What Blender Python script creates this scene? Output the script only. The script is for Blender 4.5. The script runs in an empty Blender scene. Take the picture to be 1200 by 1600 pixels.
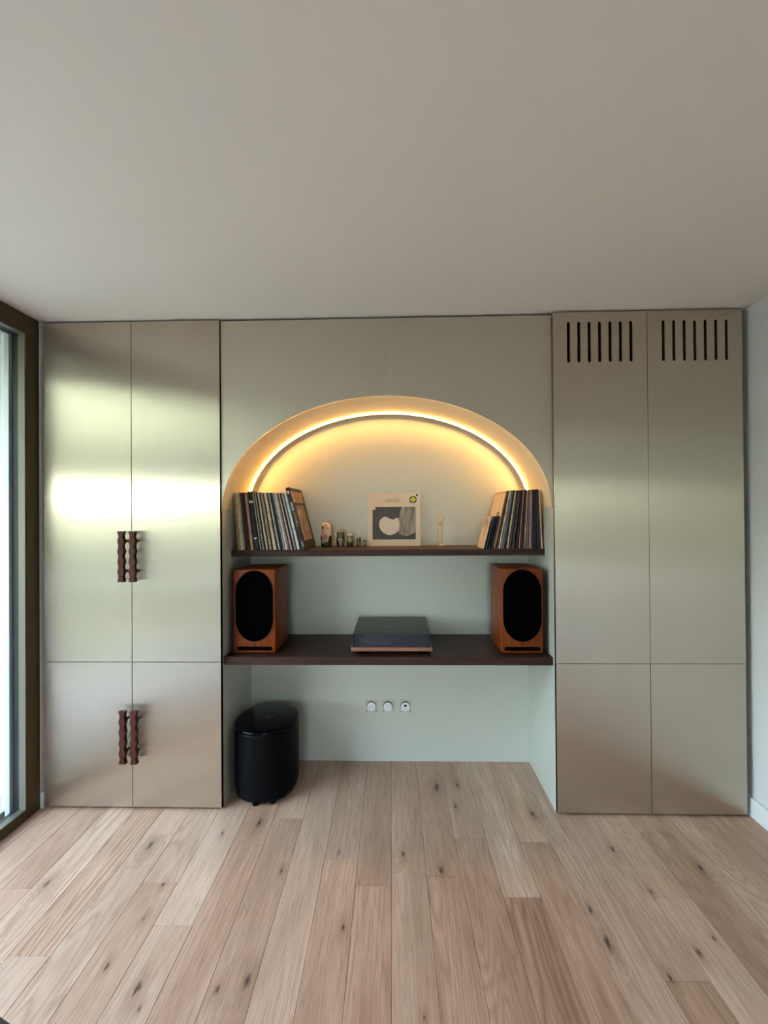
import bpy, bmesh, math, random
from mathutils import Vector, Matrix

random.seed(7)
S = bpy.context.scene
COL = S.collection

# ------------------------------------------------------------------ camera
YAW, PITCH, ROLL, EYE, FPX = .0289, .0064, -.0071, 1.4884, 770.0
fw = Vector((-math.sin(YAW) * math.cos(PITCH), math.cos(YAW) * math.cos(PITCH), math.sin(PITCH)))
r0 = Vector((math.cos(YAW), math.sin(YAW), 0))
u0 = r0.cross(fw)
rt = math.cos(ROLL) * r0 + math.sin(ROLL) * u0
up = -math.sin(ROLL) * r0 + math.cos(ROLL) * u0
cam_data = bpy.data.cameras.new('camera')
cam_data.sensor_fit = 'VERTICAL'
cam_data.sensor_height = 32.0
cam_data.lens = FPX / 1600 * 32.0
cam_data.clip_start = .02
cam = bpy.data.objects.new('camera', cam_data)
COL.objects.link(cam)
cam.matrix_world = Matrix(((rt.x, up.x, -fw.x, 0), (rt.y, up.y, -fw.y, 0), (rt.z, up.z, -fw.z, EYE), (0, 0, 0, 1)))
S.camera = cam

# ------------------------------------------------------------------ world, sun, exposure
SKY_STRENGTH, EXPOSURE = .75, 3.06
LED_STRENGTH = 15.0
S.view_settings.view_transform = 'Standard'
S.view_settings.look = 'None'
S.view_settings.gamma = 1.0
S.view_settings.use_curve_mapping = False
S.view_settings.exposure = EXPOSURE
w = bpy.data.worlds.new('sky')
S.world = w
w.use_nodes = True
nt = w.node_tree
bgn = nt.nodes['Background']
sky = nt.nodes.new('ShaderNodeTexSky')
sky.sky_type = 'NISHITA'
sky.sun_disc = False
sky.sun_elevation = math.radians(52)
sky.sun_rotation = math.radians(40)
sky.air_density = 1.0
sky.dust_density = 1.5
sky.ozone_density = 1.0
hsv = nt.nodes.new('ShaderNodeHueSaturation')
hsv.inputs['Saturation'].default_value = .75      # thin cloud: a paler sky
nt.links.new(sky.outputs[0], hsv.inputs['Color'])
nt.links.new(hsv.outputs[0], bgn.inputs['Color'])
bgn.inputs['Strength'].default_value = SKY_STRENGTH
S.cycles.max_bounces = 7
S.cycles.diffuse_bounces = 3
S.cycles.glossy_bounces = 3
S.cycles.transparent_max_bounces = 12
S.cycles.sample_clamp_indirect = 6.0
S.cycles.transmission_bounces = 4
S.cycles.use_denoising = True
S.cycles.use_adaptive_sampling = True
S.cycles.adaptive_threshold = .05


def portal(name, loc, target, sx, sy):
    d = bpy.data.lights.new(name, 'AREA')
    d.shape = 'RECTANGLE'
    d.size, d.size_y = sx, sy
    d.cycles.is_portal = True
    o = bpy.data.objects.new(name, d)
    o.location = loc
    o.rotation_euler = Vector(target).to_track_quat('-Z', 'Y').to_euler()
    COL.objects.link(o)


# ------------------------------------------------------------------ measures
H = 2.5
XWL, XWR = -1.838, 1.73
YB = 2.992
YL, YR, YP = 2.4818, 2.4666, 2.4935
YREAR = -4.6
A0, A1, A2 = -1.8215, -1.3633, -.9045
B0, B1, B2 = .7744, 1.2352, 1.6968
NX0, NX1 = -.903, .7755
WIN_Y0, WIN_Y1 = 0.3, 2.475

# ------------------------------------------------------------------ helpers
WLOC = {}


def link(o, parent=None):
    COL.objects.link(o)
    if parent:
        o.parent = parent


def tag(o, label=None, cat=None, group=None, kind=None):
    if label: o['label'] = label
    if cat: o['category'] = cat
    if group: o['group'] = group
    if kind: o['kind'] = kind
    return o


def empty(name, loc, label=None, cat=None, group=None, kind=None):
    o = bpy.data.objects.new(name, None)
    o.empty_display_size = .05
    o.location = loc
    link(o)
    WLOC[o.name] = Vector(loc)
    return tag(o, label, cat, group, kind)


def centre(me):
    lo = Vector((1e9,) * 3); hi = Vector((-1e9,) * 3)
    for v in me.vertices:
        for k in range(3):
            lo[k] = min(lo[k], v.co[k]); hi[k] = max(hi[k], v.co[k])
    return Vector(((lo.x + hi.x) / 2, (lo.y + hi.y) / 2, lo.z))


def mobj(name, me, mat, parent=None, smooth=False, origin=None):
    """me holds world coordinates; the object gets its own origin"""
    org = Vector(origin) if origin is not None else centre(me)
    me.transform(Matrix.Translation(-org))
    me.name = name
    if mat is not None:
        me.materials.clear()
        me.materials.append(mat)
    o = bpy.data.objects.new(name, me)
    link(o, parent)
    o.location = org - (WLOC[parent.name] if parent else Vector())
    WLOC[o.name] = org
    if smooth:
        for p in me.polygons: p.use_smooth = True
        me.set_sharp_from_angle(angle=math.radians(38))
    return o


def obj(name, bm, mat, parent=None, smooth=False, origin=None):
    me = bpy.data.meshes.new(name)
    bmesh.ops.recalc_face_normals(bm, faces=bm.faces)
    bm.to_mesh(me)
    bm.free()
    return mobj(name, me, mat, parent, smooth, origin)


def box(bm, x0, x1, y0, y1, z0, z1, bev=0, seg=1):
    vs = [bm.verts.new((x, y, z)) for z in (z0, z1) for y in (y0, y1) for x in (x0, x1)]
    fs = [bm.faces.new([vs[i] for i in q]) for q in
          ((0, 2, 3, 1), (4, 5, 7, 6), (0, 1, 5, 4), (2, 6, 7, 3), (0, 4, 6, 2), (1, 3, 7, 5))]
    if bev:
        es = list({e for f in fs for e in f.edges})
        bmesh.ops.bevel(bm, geom=es, offset=bev, segments=seg, profile=.5, affect='EDGES')
    return vs


def B(*a, **k):
    bm = bmesh.new()
    box(bm, *a, **k)
    return bm


AX = {'x': lambda a, b, t: (t, a, b), 'y': lambda a, b, t: (a, t, b), 'z': lambda a, b, t: (a, b, t)}


def prism(bm, pts, axis, t0, t1, bev=0, seg=2):
    fn = AX[axis]
    v0 = [bm.verts.new(fn(a, b, t0)) for a, b in pts]
    v1 = [bm.verts.new(fn(a, b, t1)) for a, b in pts]
    f0 = bm.faces.new(v0)
    f1 = bm.faces.new(v1[::-1])
    n = len(pts)
    for i in range(n):
        bm.faces.new((v0[i], v1[i], v1[(i + 1) % n], v0[(i + 1) % n]))
    if bev:
        es = list(set(f0.edges) | set(f1.edges))
        bmesh.ops.bevel(bm, geom=es, offset=bev, segments=seg, profile=.5, affect='EDGES')


def PR(*a, **k):
    bm = bmesh.new()
    prism(bm, *a, **k)
    return bm


def cyl(bm, c, axis, r, t0, t1, n=24, bev=0, rx=None):
    pts = [(c[0] + r * math.cos(2 * math.pi * i / n), c[1] + (rx or r) * math.sin(2 * math.pi * i / n)) for i in range(n)]
    prism(bm, pts, axis, t0, t1, bev)


def lathe(bm, c, prof, n=24, sx=1, sy=1):
    rings = []
    for r, z in prof:
        if r < 1e-6:
            rings.append([bm.verts.new((c[0], c[1], c[2] + z))])
        else:
            rings.append([bm.verts.new((c[0] + sx * r * math.cos(2 * math.pi * i / n), c[1] + sy * r * math.sin(2 * math.pi * i / n), c[2] + z)) for i in range(n)])
    for a, b in zip(rings, rings[1:]):
        for i in range(n):
            j = (i + 1) % n
            if len(a) == 1 and len(b) > 1: bm.faces.new((a[0], b[i], b[j]))
            elif len(b) == 1 and len(a) > 1: bm.faces.new((a[i], a[j], b[0]))
            elif len(a) > 1: bm.faces.new((a[i], a[j], b[j], b[i]))
    for q in (rings[0], rings[-1]):
        if len(q) > 1: bm.faces.new(q)


def plate(name, outline, holes, y0, y1, mat, parent=None):
    """flat board in the xz plane with openings, from y0 (front) to y1"""
    cu = bpy.data.curves.new('tmp', 'CURVE')
    cu.dimensions = '2D'
    cu.fill_mode = 'BOTH'
    cu.extrude = (y1 - y0) / 2
    for loop in [outline] + holes:
        sp = cu.splines.new('POLY')
        sp.points.add(len(loop) - 1)
        for p, (a, b) in zip(sp.points, loop): p.co = (a, b, 0, 1)
        sp.use_cyclic_u = True
    to = bpy.data.objects.new('tmp', cu)
    COL.objects.link(to)
    dg = bpy.context.evaluated_depsgraph_get()
    me = bpy.data.meshes.new_from_object(to.evaluated_get(dg))
    bpy.data.objects.remove(to)
    bpy.data.curves.remove(cu)
    me.transform(Matrix(((1, 0, 0, 0), (0, 0, -1, (y0 + y1) / 2), (0, 1, 0, 0), (0, 0, 0, 1))))
    bm = bmesh.new()
    bm.from_mesh(me)
    bmesh.ops.remove_doubles(bm, verts=bm.verts, dist=1e-5)
    bpy.data.meshes.remove(me)
    return obj(name, bm, mat, parent)


def text_mesh(name, body, size, x, y, z, mat, parent, align='CENTER', extrude=.0002):
    cu = bpy.data.curves.new('tmp', 'FONT')
    cu.body = body
    cu.size = size
    cu.align_x = align
    cu.align_y = 'CENTER'
    cu.extrude = extrude
    cu.resolution_u = 2
    to = bpy.data.objects.new('tmp', cu)
    COL.objects.link(to)
    dg = bpy.context.evaluated_depsgraph_get()
    me = bpy.data.meshes.new_from_object(to.evaluated_get(dg))
    bpy.data.objects.remove(to)
    me.transform(Matrix(((1, 0, 0, x), (0, 0, -1, y), (0, 1, 0, z), (0, 0, 0, 1))))
    return mobj(name, me, mat, parent)


# ------------------------------------------------------------------ materials
class NT:
    def __init__(self, name):
        self.m = bpy.data.materials.new(name)
        self.m.use_nodes = True
        self.t = self.m.node_tree
        self.p = self.t.nodes['Principled BSDF']

    def n(self, typ, **props):
        nd = self.t.nodes.new('ShaderNode' + typ)
        ins = props.pop('ins', {})
        for k, v in props.items(): setattr(nd, k, v)
        for k, v in ins.items(): self.set(nd.inputs[k], v)
        return nd

    def set(self, sock, v):
        if isinstance(v, bpy.types.NodeSocket): self.t.links.new(v, sock)
        elif isinstance(v, bpy.types.Node): self.t.links.new(v.outputs[0], sock)
        else: sock.default_value = v

    def P(self, **kw):
        for k, v in kw.items():
            k = {'col': 'Base Color', 'rough': 'Roughness', 'metal': 'Metallic', 'spec': 'Specular IOR Level', 'aniso': 'Anisotropic',
                 'tangent': 'Tangent', 'normal': 'Normal', 'trans': 'Transmission Weight', 'ior': 'IOR', 'emit': 'Emission Color',
                 'estr': 'Emission Strength', 'coat': 'Coat Weight', 'coat_rough': 'Coat Roughness', 'sheen': 'Sheen Weight', 'alpha': 'Alpha'}[k]
            if isinstance(v, tuple) and len(v) == 3 and k in ('Base Color', 'Emission Color'): v = (*v, 1)
            self.set(self.p.inputs[k], v)
        return self

    def math(self, op, a, b=0.0, c=None):
        nd = self.n('Math', operation=op)
        self.set(nd.inputs[0], a)
        self.set(nd.inputs[1], b)
        if c is not None: self.set(nd.inputs[2], c)
        return nd.outputs[0]

    def mix(self, f, a, b, mode='MIX'):
        nd = self.n('Mix', data_type='RGBA', blend_type=mode)
        self.set(nd.inputs[0], f)
        for s, v in ((nd.inputs[6], a), (nd.inputs[7], b)):
            self.set(s, (*v, 1) if isinstance(v, tuple) and len(v) == 3 else v)
        return nd.outputs[2]

    def ramp(self, f, stops):
        nd = self.n('ValToRGB')
        self.set(nd.inputs[0], f)
        el = nd.color_ramp.elements
        while len(el) < len(stops): el.new(.5)
        for e, (p, c) in zip(el, stops):
            e.position = p
            e.color = (*c, 1) if isinstance(c, tuple) else (c, c, c, 1)
        return nd.outputs[0]

    def coords(self, scale=(1, 1, 1), kind='Object', offset=None):
        tc = self.n('TexCoord')
        mp = self.n('Mapping')
        self.set(mp.inputs['Vector'], tc.outputs[kind])
        mp.inputs['Scale'].default_value = scale
        if offset is not None: self.set(mp.inputs['Location'], offset)
        return mp.outputs[0]

    def noise(self, vec, scale, detail=3, rough=.55, dist=0.0):
        nd = self.n('TexNoise')
        self.set(nd.inputs['Vector'], vec)
        nd.inputs['Scale'].default_value = scale
        nd.inputs['Detail'].default_value = detail
        nd.inputs['Roughness'].default_value = rough
        nd.inputs['Distortion'].default_value = dist
        return nd.outputs[0]

    def bump(self, h, strength=.2, dist=.001):
        nd = self.n('Bump')
        nd.inputs['Strength'].default_value = strength
        nd.inputs['Distance'].default_value = dist
        self.set(nd.inputs['Height'], h)
        return nd.outputs[0]


def plain(name, col, rough=.5, **kw):
    return NT(name).P(col=col, rough=rough, **kw).m


def wall_paint(name, col, rough=.85):
    m = NT(name)
    c = m.coords(kind='Object')
    n1 = m.noise(c, 3.0, 2)
    n2 = m.noise(c, 260.0, 2)
    m.P(col=m.mix(m.math('MULTIPLY', n1, .12), col, tuple(k * .86 for k in col)), rough=rough, spec=.25, normal=m.bump(n2, .12, .0006))
    return m.m


def laminate(name, col, metal, rough, aniso, tangent, groove=0.0):
    """brushed sheet: upright micro-grooves tilt the surface at random along the tangent, so reflections smear sideways"""
    m = NT(name)
    c = m.coords()
    n1 = m.noise(m.coords((1, 1, .02)), 900.0, 2)
    n2 = m.noise(c, 2.2, 2)
    tv = m.n('CombineXYZ')
    for k in range(3): tv.inputs[k].default_value = tangent[k]
    colr = m.mix(m.math('MULTIPLY', n1, .22), col, tuple(k * .82 for k in col))
    m.P(col=colr, metal=metal, rough=m.math('ADD', rough - .02, m.math('MULTIPLY', n2, .04)), aniso=aniso, tangent=tv.outputs[0])
    if groove:
        geo = m.n('NewGeometry')
        sc = m.n('VectorMath', operation='SCALE')
        m.set(sc.inputs[0], geo.outputs['Position'])
        sc.inputs['Scale'].default_value = 7919.0
        wn = m.n('TexWhiteNoise', noise_dimensions='3D')
        m.set(wn.inputs['Vector'], sc.outputs[0])
        sp = m.n('SeparateColor')
        m.set(sp.inputs[0], wn.outputs['Color'])
        amp = m.math('MULTIPLY', m.math('POWER', sp.outputs[1], 2.6), groove)
        tilt = m.math('MULTIPLY', m.math('SUBTRACT', m.math('MULTIPLY', sp.outputs[0], 2.0), 1.0), amp)
        tx = m.n('VectorMath', operation='SCALE')
        m.set(tx.inputs[0], tv.outputs[0])
        m.set(tx.inputs['Scale'], tilt)
        ad = m.n('VectorMath', operation='ADD')
        m.set(ad.inputs[0], geo.outputs['Normal'])
        m.set(ad.inputs[1], tx.outputs[0])
        nm = m.n('VectorMath', operation='NORMALIZE')
        m.set(nm.inputs[0], ad.outputs[0])
        m.P(normal=nm.outputs[0])
    return m.m


def wood(name, base, dark, axis='x', gloss=.42, sc=1.0, streak=.8, spec=.4):
    """fine-grained veneer, grain running along the axis"""
    m = NT(name)
    oi = m.n('ObjectInfo')
    off = m.n('CombineXYZ', ins={0: m.math('MULTIPLY', oi.outputs['Random'], 37.0), 1: m.math('MULTIPLY', oi.outputs['Random'], 11.0)})
    s = [14 * sc] * 3
    s['xyz'.index(axis)] = .9 * sc
    c = m.coords(tuple(s), offset=off.outputs[0])
    a = m.noise(c, 1.0, 3, .6, .4)
    s2 = [150 * sc] * 3
    s2['xyz'.index(axis)] = 3.5 * sc
    b = m.noise(m.coords(tuple(s2)), 1.0, 2, .5)
    rings = m.math('FRACT', m.math('MULTIPLY', a, 7.0))
    f = m.math('MULTIPLY', m.math('ADD', m.math('MULTIPLY', rings, .45), m.math('MULTIPLY', b, .75)), streak)
    m.P(col=m.mix(f, base, dark), rough=gloss, spec=spec, normal=m.bump(b, .12, .0004))
    return m.m


# knots of the boards near the photographer: x, y, size
KNOTS = [(-1.439, 1.968, 1.0), (-1.135, 2.214, 1.3), (-0.838, 2.3, 0.7), (-0.682, 2.38, 1.5), (-0.833, 1.54, 1.0), (-0.794, 1.479, 0.5), (-0.976, 1.615, 0.6), (-0.578, 1.542, 0.8), (-0.493, 1.576, 1.1), (-0.5, 2.065, 0.6), (-0.208, 1.782, 0.8), (-0.272, 2.179, 0.5), (-0.962, 1.977, 0.6), (-0.953, 1.81, 0.6), (0.011, 2.172, 0.8), (0.198, 2.709, 1.7), (0.315, 2.73, 0.9), (0.282, 2.533, 0.6), (0.655, 2.475, 1.5), (0.939, 2.222, 0.8), (0.983, 1.978, 0.55), (0.715, 1.738, 1.1), (1.006, 1.706, 0.9), (1.092, 1.766, 0.5), (0.066, 1.469, 0.5), (1.255, 2.11, 0.9), (0.861, 1.615, 0.6), (0.709, 1.881, 0.8), (0.17, 2.078, 1.0)]


def oak_floor():
    m = NT('oiled_oak')
    oi = m.n('ObjectInfo')
    rnd = oi.outputs['Random']
    off = m.n('CombineXYZ', ins={0: m.math('MULTIPLY', rnd, 53.0), 1: m.math('MULTIPLY', rnd, 91.0), 2: m.math('MULTIPLY', rnd, 17.0)})
    tc = m.n('TexCoord')
    base = m.n('VectorMath', operation='ADD')
    m.set(base.inputs[0], tc.outputs['Object'])
    m.set(base.inputs[1], off.outputs[0])
    P = base.outputs[0]

    def sc(x, y):
        mp = m.n('Mapping')
        m.set(mp.inputs['Vector'], P)
        mp.inputs['Scale'].default_value = (x, y, 1)
        return mp.outputs[0]
    # knots: dark hearts with a darker halo, stretched along the board
    geo = m.n('NewGeometry')
    sx = m.n('SeparateXYZ')
    m.set(sx.inputs[0], geo.outputs['Position'])
    wob = m.math('MULTIPLY', m.math('SUBTRACT', m.noise(sc(95, 16), 1.0, 4, .7), .5), 3.4)
    kd = None
    for kx, ky, ks in KNOTS:
        q = .0085 * ks
        dx = m.math('MULTIPLY_ADD', sx.outputs[0], 1 / q, -kx / q)
        dy = m.math('MULTIPLY_ADD', sx.outputs[1], .33 / q, -ky * .33 / q)
        d = m.math('ADD', m.math('MULTIPLY', dx, dx), m.math('MULTIPLY', dy, dy))
        kd = d if kd is None else m.math('MINIMUM', kd, d)
    kd = m.math('ADD', m.math('SQRT', kd), wob)
    knot = m.math('MINIMUM', m.math('MAXIMUM', m.math('SUBTRACT', 1.25, kd), 0), 1.0)
    halo = m.math('MAXIMUM', m.math('SUBTRACT', 1.0, m.math('DIVIDE', kd, 5.0)), 0)
    # growth figure: contour lines of a long stretched field, bent round the knots
    fld = m.noise(sc(5.5, .42), 1.0, 2, .45, .25)
    fld = m.math('ADD', fld, m.math('MULTIPLY', halo, .16))
    figure = m.math('PINGPONG', m.math('ADD', m.math('MULTIPLY', fld, 58.0), m.math('MULTIPLY', m.noise(sc(60, 9), 1.0, 2), .9)), 1.0)
    figure = m.math('POWER', figure, 1.7)
    fibre = m.noise(sc(190, 4.2), 1.0, 3, .6)
    pores = m.math('MULTIPLY', m.math('MAXIMUM', m.math('SUBTRACT', m.noise(sc(330, 9.0), 1.0, 2, .6), .56), 0), 5.0)
    big = m.noise(sc(7.0, .8), 1.0, 3, .6)
    amount = oi.outputs['Alpha']
    figf = m.math('MULTIPLY', figure, amount)
    c0 = oi.outputs['Color']
    dk = m.mix(1.0, c0, (.58, .49, .43), 'MULTIPLY')
    lt = m.mix(1.0, c0, (1.25, 1.24, 1.22), 'MULTIPLY')
    c = m.mix(m.ramp(big, [(.25, 0.0), (.75, 1.0)]), dk, lt)
    c = m.mix(.25, c, c0)
    c = m.mix(figf, c, m.mix(1.0, c0, (.46, .36, .29), 'MULTIPLY'))
    c = m.mix(m.math('MULTIPLY', m.ramp(fibre, [(.38, 0.0), (.66, 1.0)]), .52), c, m.mix(1.0, c0, (.58, .49, .43), 'MULTIPLY'))
    c = m.mix(m.math('MULTIPLY', pores, .8), c, m.mix(1.0, c0, (.38, .30, .25), 'MULTIPLY'))
    c = m.mix(m.math('MULTIPLY', m.math('POWER', halo, 1.3), .55), c, m.mix(1.0, c0, (.40, .30, .24), 'MULTIPLY'))
    c = m.mix(m.math('MULTIPLY', knot, .92), c, (.035, .022, .016))
    h = m.math('ADD', m.math('MULTIPLY', fibre, .5), m.math('MULTIPLY', figure, -.4))
    m.P(col=c, rough=m.math('ADD', .34, m.math('MULTIPLY', fibre, .16)), spec=.42, normal=m.bump(h, .22, .0008))
    return m.m


M = {}
TX, TY = (1, 0, 0), (0, 1, 0)
M['ceiling'] = wall_paint('ceiling_paint', (.92, .83, .755))
M['wall'] = wall_paint('white_wall_paint', (.70, .69, .69))
M['skirting'] = plain('white_lacquer', (.80, .80, .80), .35)
LAM = (.60, .53, .445)
M['door'] = laminate('brushed_champagne_laminate', LAM, .95, .26, 1.0, TX, groove=1.7)
M['panel'] = laminate('champagne_panel', (.58, .51, .42), .55, .32, .8, TX, groove=.6)
M['niche'] = laminate('sage_lacquer', (.58, .585, .53), .12, .34, .3, TX)
M['panel_side'] = laminate('champagne_panel_side', (.58, .585, .53), .12, .34, .3, TY)
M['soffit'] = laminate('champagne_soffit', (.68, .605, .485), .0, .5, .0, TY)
M['carcass'] = plain('dark_carcass', (.012, .011, .010), .8)
M['oak'] = oak_floor()
M['subfloor'] = plain('dark_joint', (.05, .035, .025), .9)
M['walnut'] = wood('dark_walnut', (.088, .037, .026), (.012, .006, .005), 'x', .45, 1.0, 1.0, .22)
M['cherry'] = wood('cherry_veneer', (.27, .054, .006), (.11, .019, .003), 'z', .40, .8, .8, .22)
M['cherry_lip'] = wood('cherry_veneer_lip', (.40, .16, .085), (.20, .07, .04), 'x', .35, .8)
M['handle'] = wood('mahogany', (.085, .018, .010), (.030, .006, .004), 'z', .5, 1.2, .8, .18)
M['bronze'] = plain('bronze_aluminium', (.062, .042, .014), .45, metal=.3)
M['bronze_lit'] = plain('bronze_reveal_lit', (.165, .155, .115), .40, metal=.3)  # paler than the frame: daylight on the reveal is put into the colour
M['gasket'] = plain('black_rubber', (.010, .011, .016), .45)
M['alu'] = plain('pale_aluminium', (.42, .43, .42), .4, metal=.3)
M['black'] = plain('black_grille_cloth', (.0012, .0012, .0016), .95, spec=.0)
M['black_gloss'] = plain('black_gloss_plastic', (.0015, .0015, .002), .15, spec=.08)
M['black_satin'] = plain('black_satin', (.002, .002, .0025), .5, spec=.08)
M['badge'] = plain('dark_badge', (.02, .008, .004), .3)
M['grey_mark'] = plain('grey_print', (.35, .35, .35), .5)
M['dark_mark'] = plain('dark_print', (.22, .15, .10), .7)
M['white_plastic'] = plain('white_plastic', (.80, .79, .82), .3)
M['socket_metal'] = plain('galvanised_frame', (.55, .55, .52), .35, metal=.8)
M['hole'] = plain('dark_hole', (.002, .002, .003), .9, spec=.0)
M['steel'] = plain('brushed_steel', (.6, .6, .6), .25, metal=1)
M['platter'] = plain('platter_felt', (.02, .02, .022), .85)
M['vinyl'] = plain('vinyl', (.008, .008, .008), .2)


def glass_mat(name, tint, refl=1.0):
    m = NT(name)
    t = m.n('BsdfTransparent')
    t.inputs[0].default_value = (*tint, 1)
    g = m.n('BsdfGlossy')
    g.inputs['Roughness'].default_value = .0
    lw = m.n('LayerWeight', ins={'Blend': .5})
    sch = m.math('ADD', .04, m.math('MULTIPLY', m.math('POWER', lw.outputs['Facing'], 5.0), .96))
    mx = m.n('MixShader')
    m.set(mx.inputs[0], m.math('MULTIPLY', sch, refl))
    m.t.links.new(t.outputs[0], mx.inputs[1])
    m.t.links.new(g.outputs[0], mx.inputs[2])
    m.t.links.new(mx.outputs[0], m.t.nodes['Material Output'].inputs[0])
    return m.m


M['pane'] = glass_mat('window_glass', (.95, .97, .95))
M['lid'] = glass_mat('smoked_acrylic', (.30, .30, .30), .8)
M['crystal'] = NT('champagne_crystal').P(col=(.95, .80, .64), rough=.07, trans=.6, ior=1.5, coat=1.0).m
led = NT('led_diffuser')
led.P(col=(.9, .85, .7), rough=.5, emit=(1.0, .54, .14), estr=LED_STRENGTH)
M['led'] = led.m
M['led_profile'] = plain('led_profile', (.60, .55, .46), .45)


def stucco(name, col):
    m = NT(name)
    c = m.coords()
    n1 = m.noise(c, 120.0, 3, .7)
    n2 = m.noise(c, 9.0, 3)
    m.P(col=m.mix(m.math('MULTIPLY', n1, .5), col, tuple(k * .72 for k in col)), rough=.95, normal=m.bump(m.math('ADD', n1, m.math('MULTIPLY', n2, .2)), .7, .004))
    return m.m


M['stucco'] = stucco('white_stucco', (.66, .65, .62))
M['terrace'] = stucco('pale_terrace_stone', (.40, .39, .375))
M['canopy'] = plain('beige_render', (.50, .43, .33), .9)


def leafy(name, a, b, s=9.0):
    m = NT(name)
    c = m.coords()
    n1 = m.noise(c, s, 4, .7)
    m.P(col=m.mix(m.ramp(n1, [(.35, 0.0), (.65, 1.0)]), a, b), rough=.8, spec=.2, normal=m.bump(n1, .8, .05))
    return m.m


M['lawn'] = leafy('lawn_green', (.050, .062, .030), (.095, .105, .060), 14.0)
M['foliage'] = leafy('tree_foliage', (.15, .18, .11), (.36, .39, .30), 3.0)
M['bark'] = plain('bark', (.10, .07, .05), .9)

# ------------------------------------------------------------------ the room
def struct(name, bm, mat, label=None):
    o = obj(name, bm, mat)
    o['kind'] = 'structure'
    if label: o['label'] = label
    return o


floor = struct('floor', B(XWL - .1, XWR + .1, YREAR - .2, YB + .1, -.12, -.014), M['subfloor'])
ang = math.radians(.85)
PW, SEAM = .1448, -.030
JOINTS = {-2: 2.143, -1: 1.987, 1: 2.042, 2: 2.280, 3: 1.932, 8: 2.328, 4: 2.255, 6: 1.589, -8: 2.300, -7: 2.001, -9: 1.666, -4: 2.428, 7: 1.931}
TONES = [(.65, .46, .34), (.62, .425, .305), (.67, .485, .365), (.585, .39, .278), (.64, .45, .335), (.685, .505, .385), (.61, .415, .298)]
KNOWN = {(-6, 0): 5, (-5, 0): 3, (-4, 0): 4, (-9, 0): 3, (1, 0): 3, (2, 0): 4, (3, 0): 5, (3, 1): 3}
rg = random.Random(3)
meshes = {}
ca, sa = math.cos(ang), math.sin(ang)
px, py = -.03, 1.45
for i in range(-13, 13):
    j = JOINTS.get(i, 1.0 + rg.random() * 1.1)
    L = 1.55 + .5 * rg.random()
    cuts = [3.06, j]
    while cuts[-1] > YREAR - .1: cuts.append(cuts[-1] - L)
    cuts[-1] = max(cuts[-1], YREAR - .15)
    for k in range(len(cuts) - 1):
        y1, y0 = cuts[k], cuts[k + 1]
        if y1 - y0 < .05: continue
        ln = round(y1 - y0, 3)
        bm = B(-PW / 2 + .0005, PW / 2 - .0005, -ln / 2 + .0005, ln / 2 - .0005, -.014, 0, bev=.0009)
        me = bpy.data.meshes.new('plank')
        bmesh.ops.recalc_face_normals(bm, faces=bm.faces)
        bm.to_mesh(me); bm.free()
        me.materials.append(M['oak'])
        o = bpy.data.objects.new('plank', me)
        link(o, floor)
        lx, ly = SEAM + (i + .5) * PW - px, (y0 + y1) / 2 - py
        wl = Vector((px + lx * ca - ly * sa, py + lx * sa + ly * ca, 0))
        o.location = wl - WLOC[floor.name]
        o.rotation_euler.z = ang
        t = TONES[KNOWN.get((i, k), rg.randrange(len(TONES)))]
        g = .93 + .14 * rg.random()
        fig = {(3, 1): .85, (-9, 0): .8, (-8, 1): .6, (6, 1): .6, (4, 1): .5, (-10, 0): .6}.get((i, k), .12 + .38 * rg.random() ** 2)
        o.color = (t[0] * g, t[1] * g, t[2] * g, fig)      # alpha: how strongly the growth figure shows

struct('ceiling', B(XWL - .25, XWR + .2, YREAR - .25, YB + .3, H, H + .28), M['ceiling'])
struct('wall_back', B(XWL - .25, XWR + .2, YB + .02, YB + .25, 0, H), M['wall'])
bm = B(XWR, XWR + .2, YREAR - .2, YB + .02, 0, H)
struct('wall_right', bm, M['wall'])
# left wall: a pier beside the cabinet and one behind the photographer
bm = B(XWL - .20, XWL, WIN_Y1, YB + .02, 0, H)
box(bm, XWL - .20, XWL, YREAR - .2, WIN_Y0, 0, H)
struct('wall_left', bm, M['wall'])
# wall behind the photographer, with a glazed door opening
FX0, FX1, FZ = -1.0, 0.8, 2.16
bm = B(XWL - .2, FX0, YREAR - .2, YREAR, 0, H)
box(bm, FX1, XWR + .2, YREAR - .2, YREAR, 0, H)
box(bm, FX0, FX1, YREAR - .2, YREAR, FZ, H)
struct('wall_front', bm, M['wall'])
bm = bmesh.new()
prism(bm, [(XWR, 0), (XWR - .016, 0), (XWR - .016, .082), (XWR - .012, .09), (XWR, .09)], 'y', YREAR, 2.535)
struct('baseboard_right', bm, M['skirting'])
bm = bmesh.new()
prism(bm, [(XWL, 0), (XWL + .012, 0), (XWL + .012, .074), (XWL + .008, .08), (XWL, .08)], 'y', 2.478, 2.505)
struct('baseboard_left', bm, M['skirting'])
# pale filler strips closing the gap between the cabinets and the walls
struct('trim_1', B(XWL, A0 - .001, 2.506, 2.52, 0, H), M['wall'])
struct('trim_2', B(B2 + .002, XWR, 2.537, 2.55, 0, H), M['wall'])


# ------------------------------------------------------------------ windows
def frame_rect(bm, fn, a0, a1, z0, z1, wd, wt, wb, t0, t1, bev=.002):
    """four bars; fn maps (along, depth, z) ranges to a box"""
    fn(bm, a0, a0 + wd, t0, t1, z0, z1, bev)
    fn(bm, a1 - wd, a1, t0, t1, z0, z1, bev)
    fn(bm, a0 + wd, a1 - wd, t0, t1, z1 - wt, z1, bev)
    fn(bm, a0 + wd, a1 - wd, t0, t1, z0, z0 + wb, bev)


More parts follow.
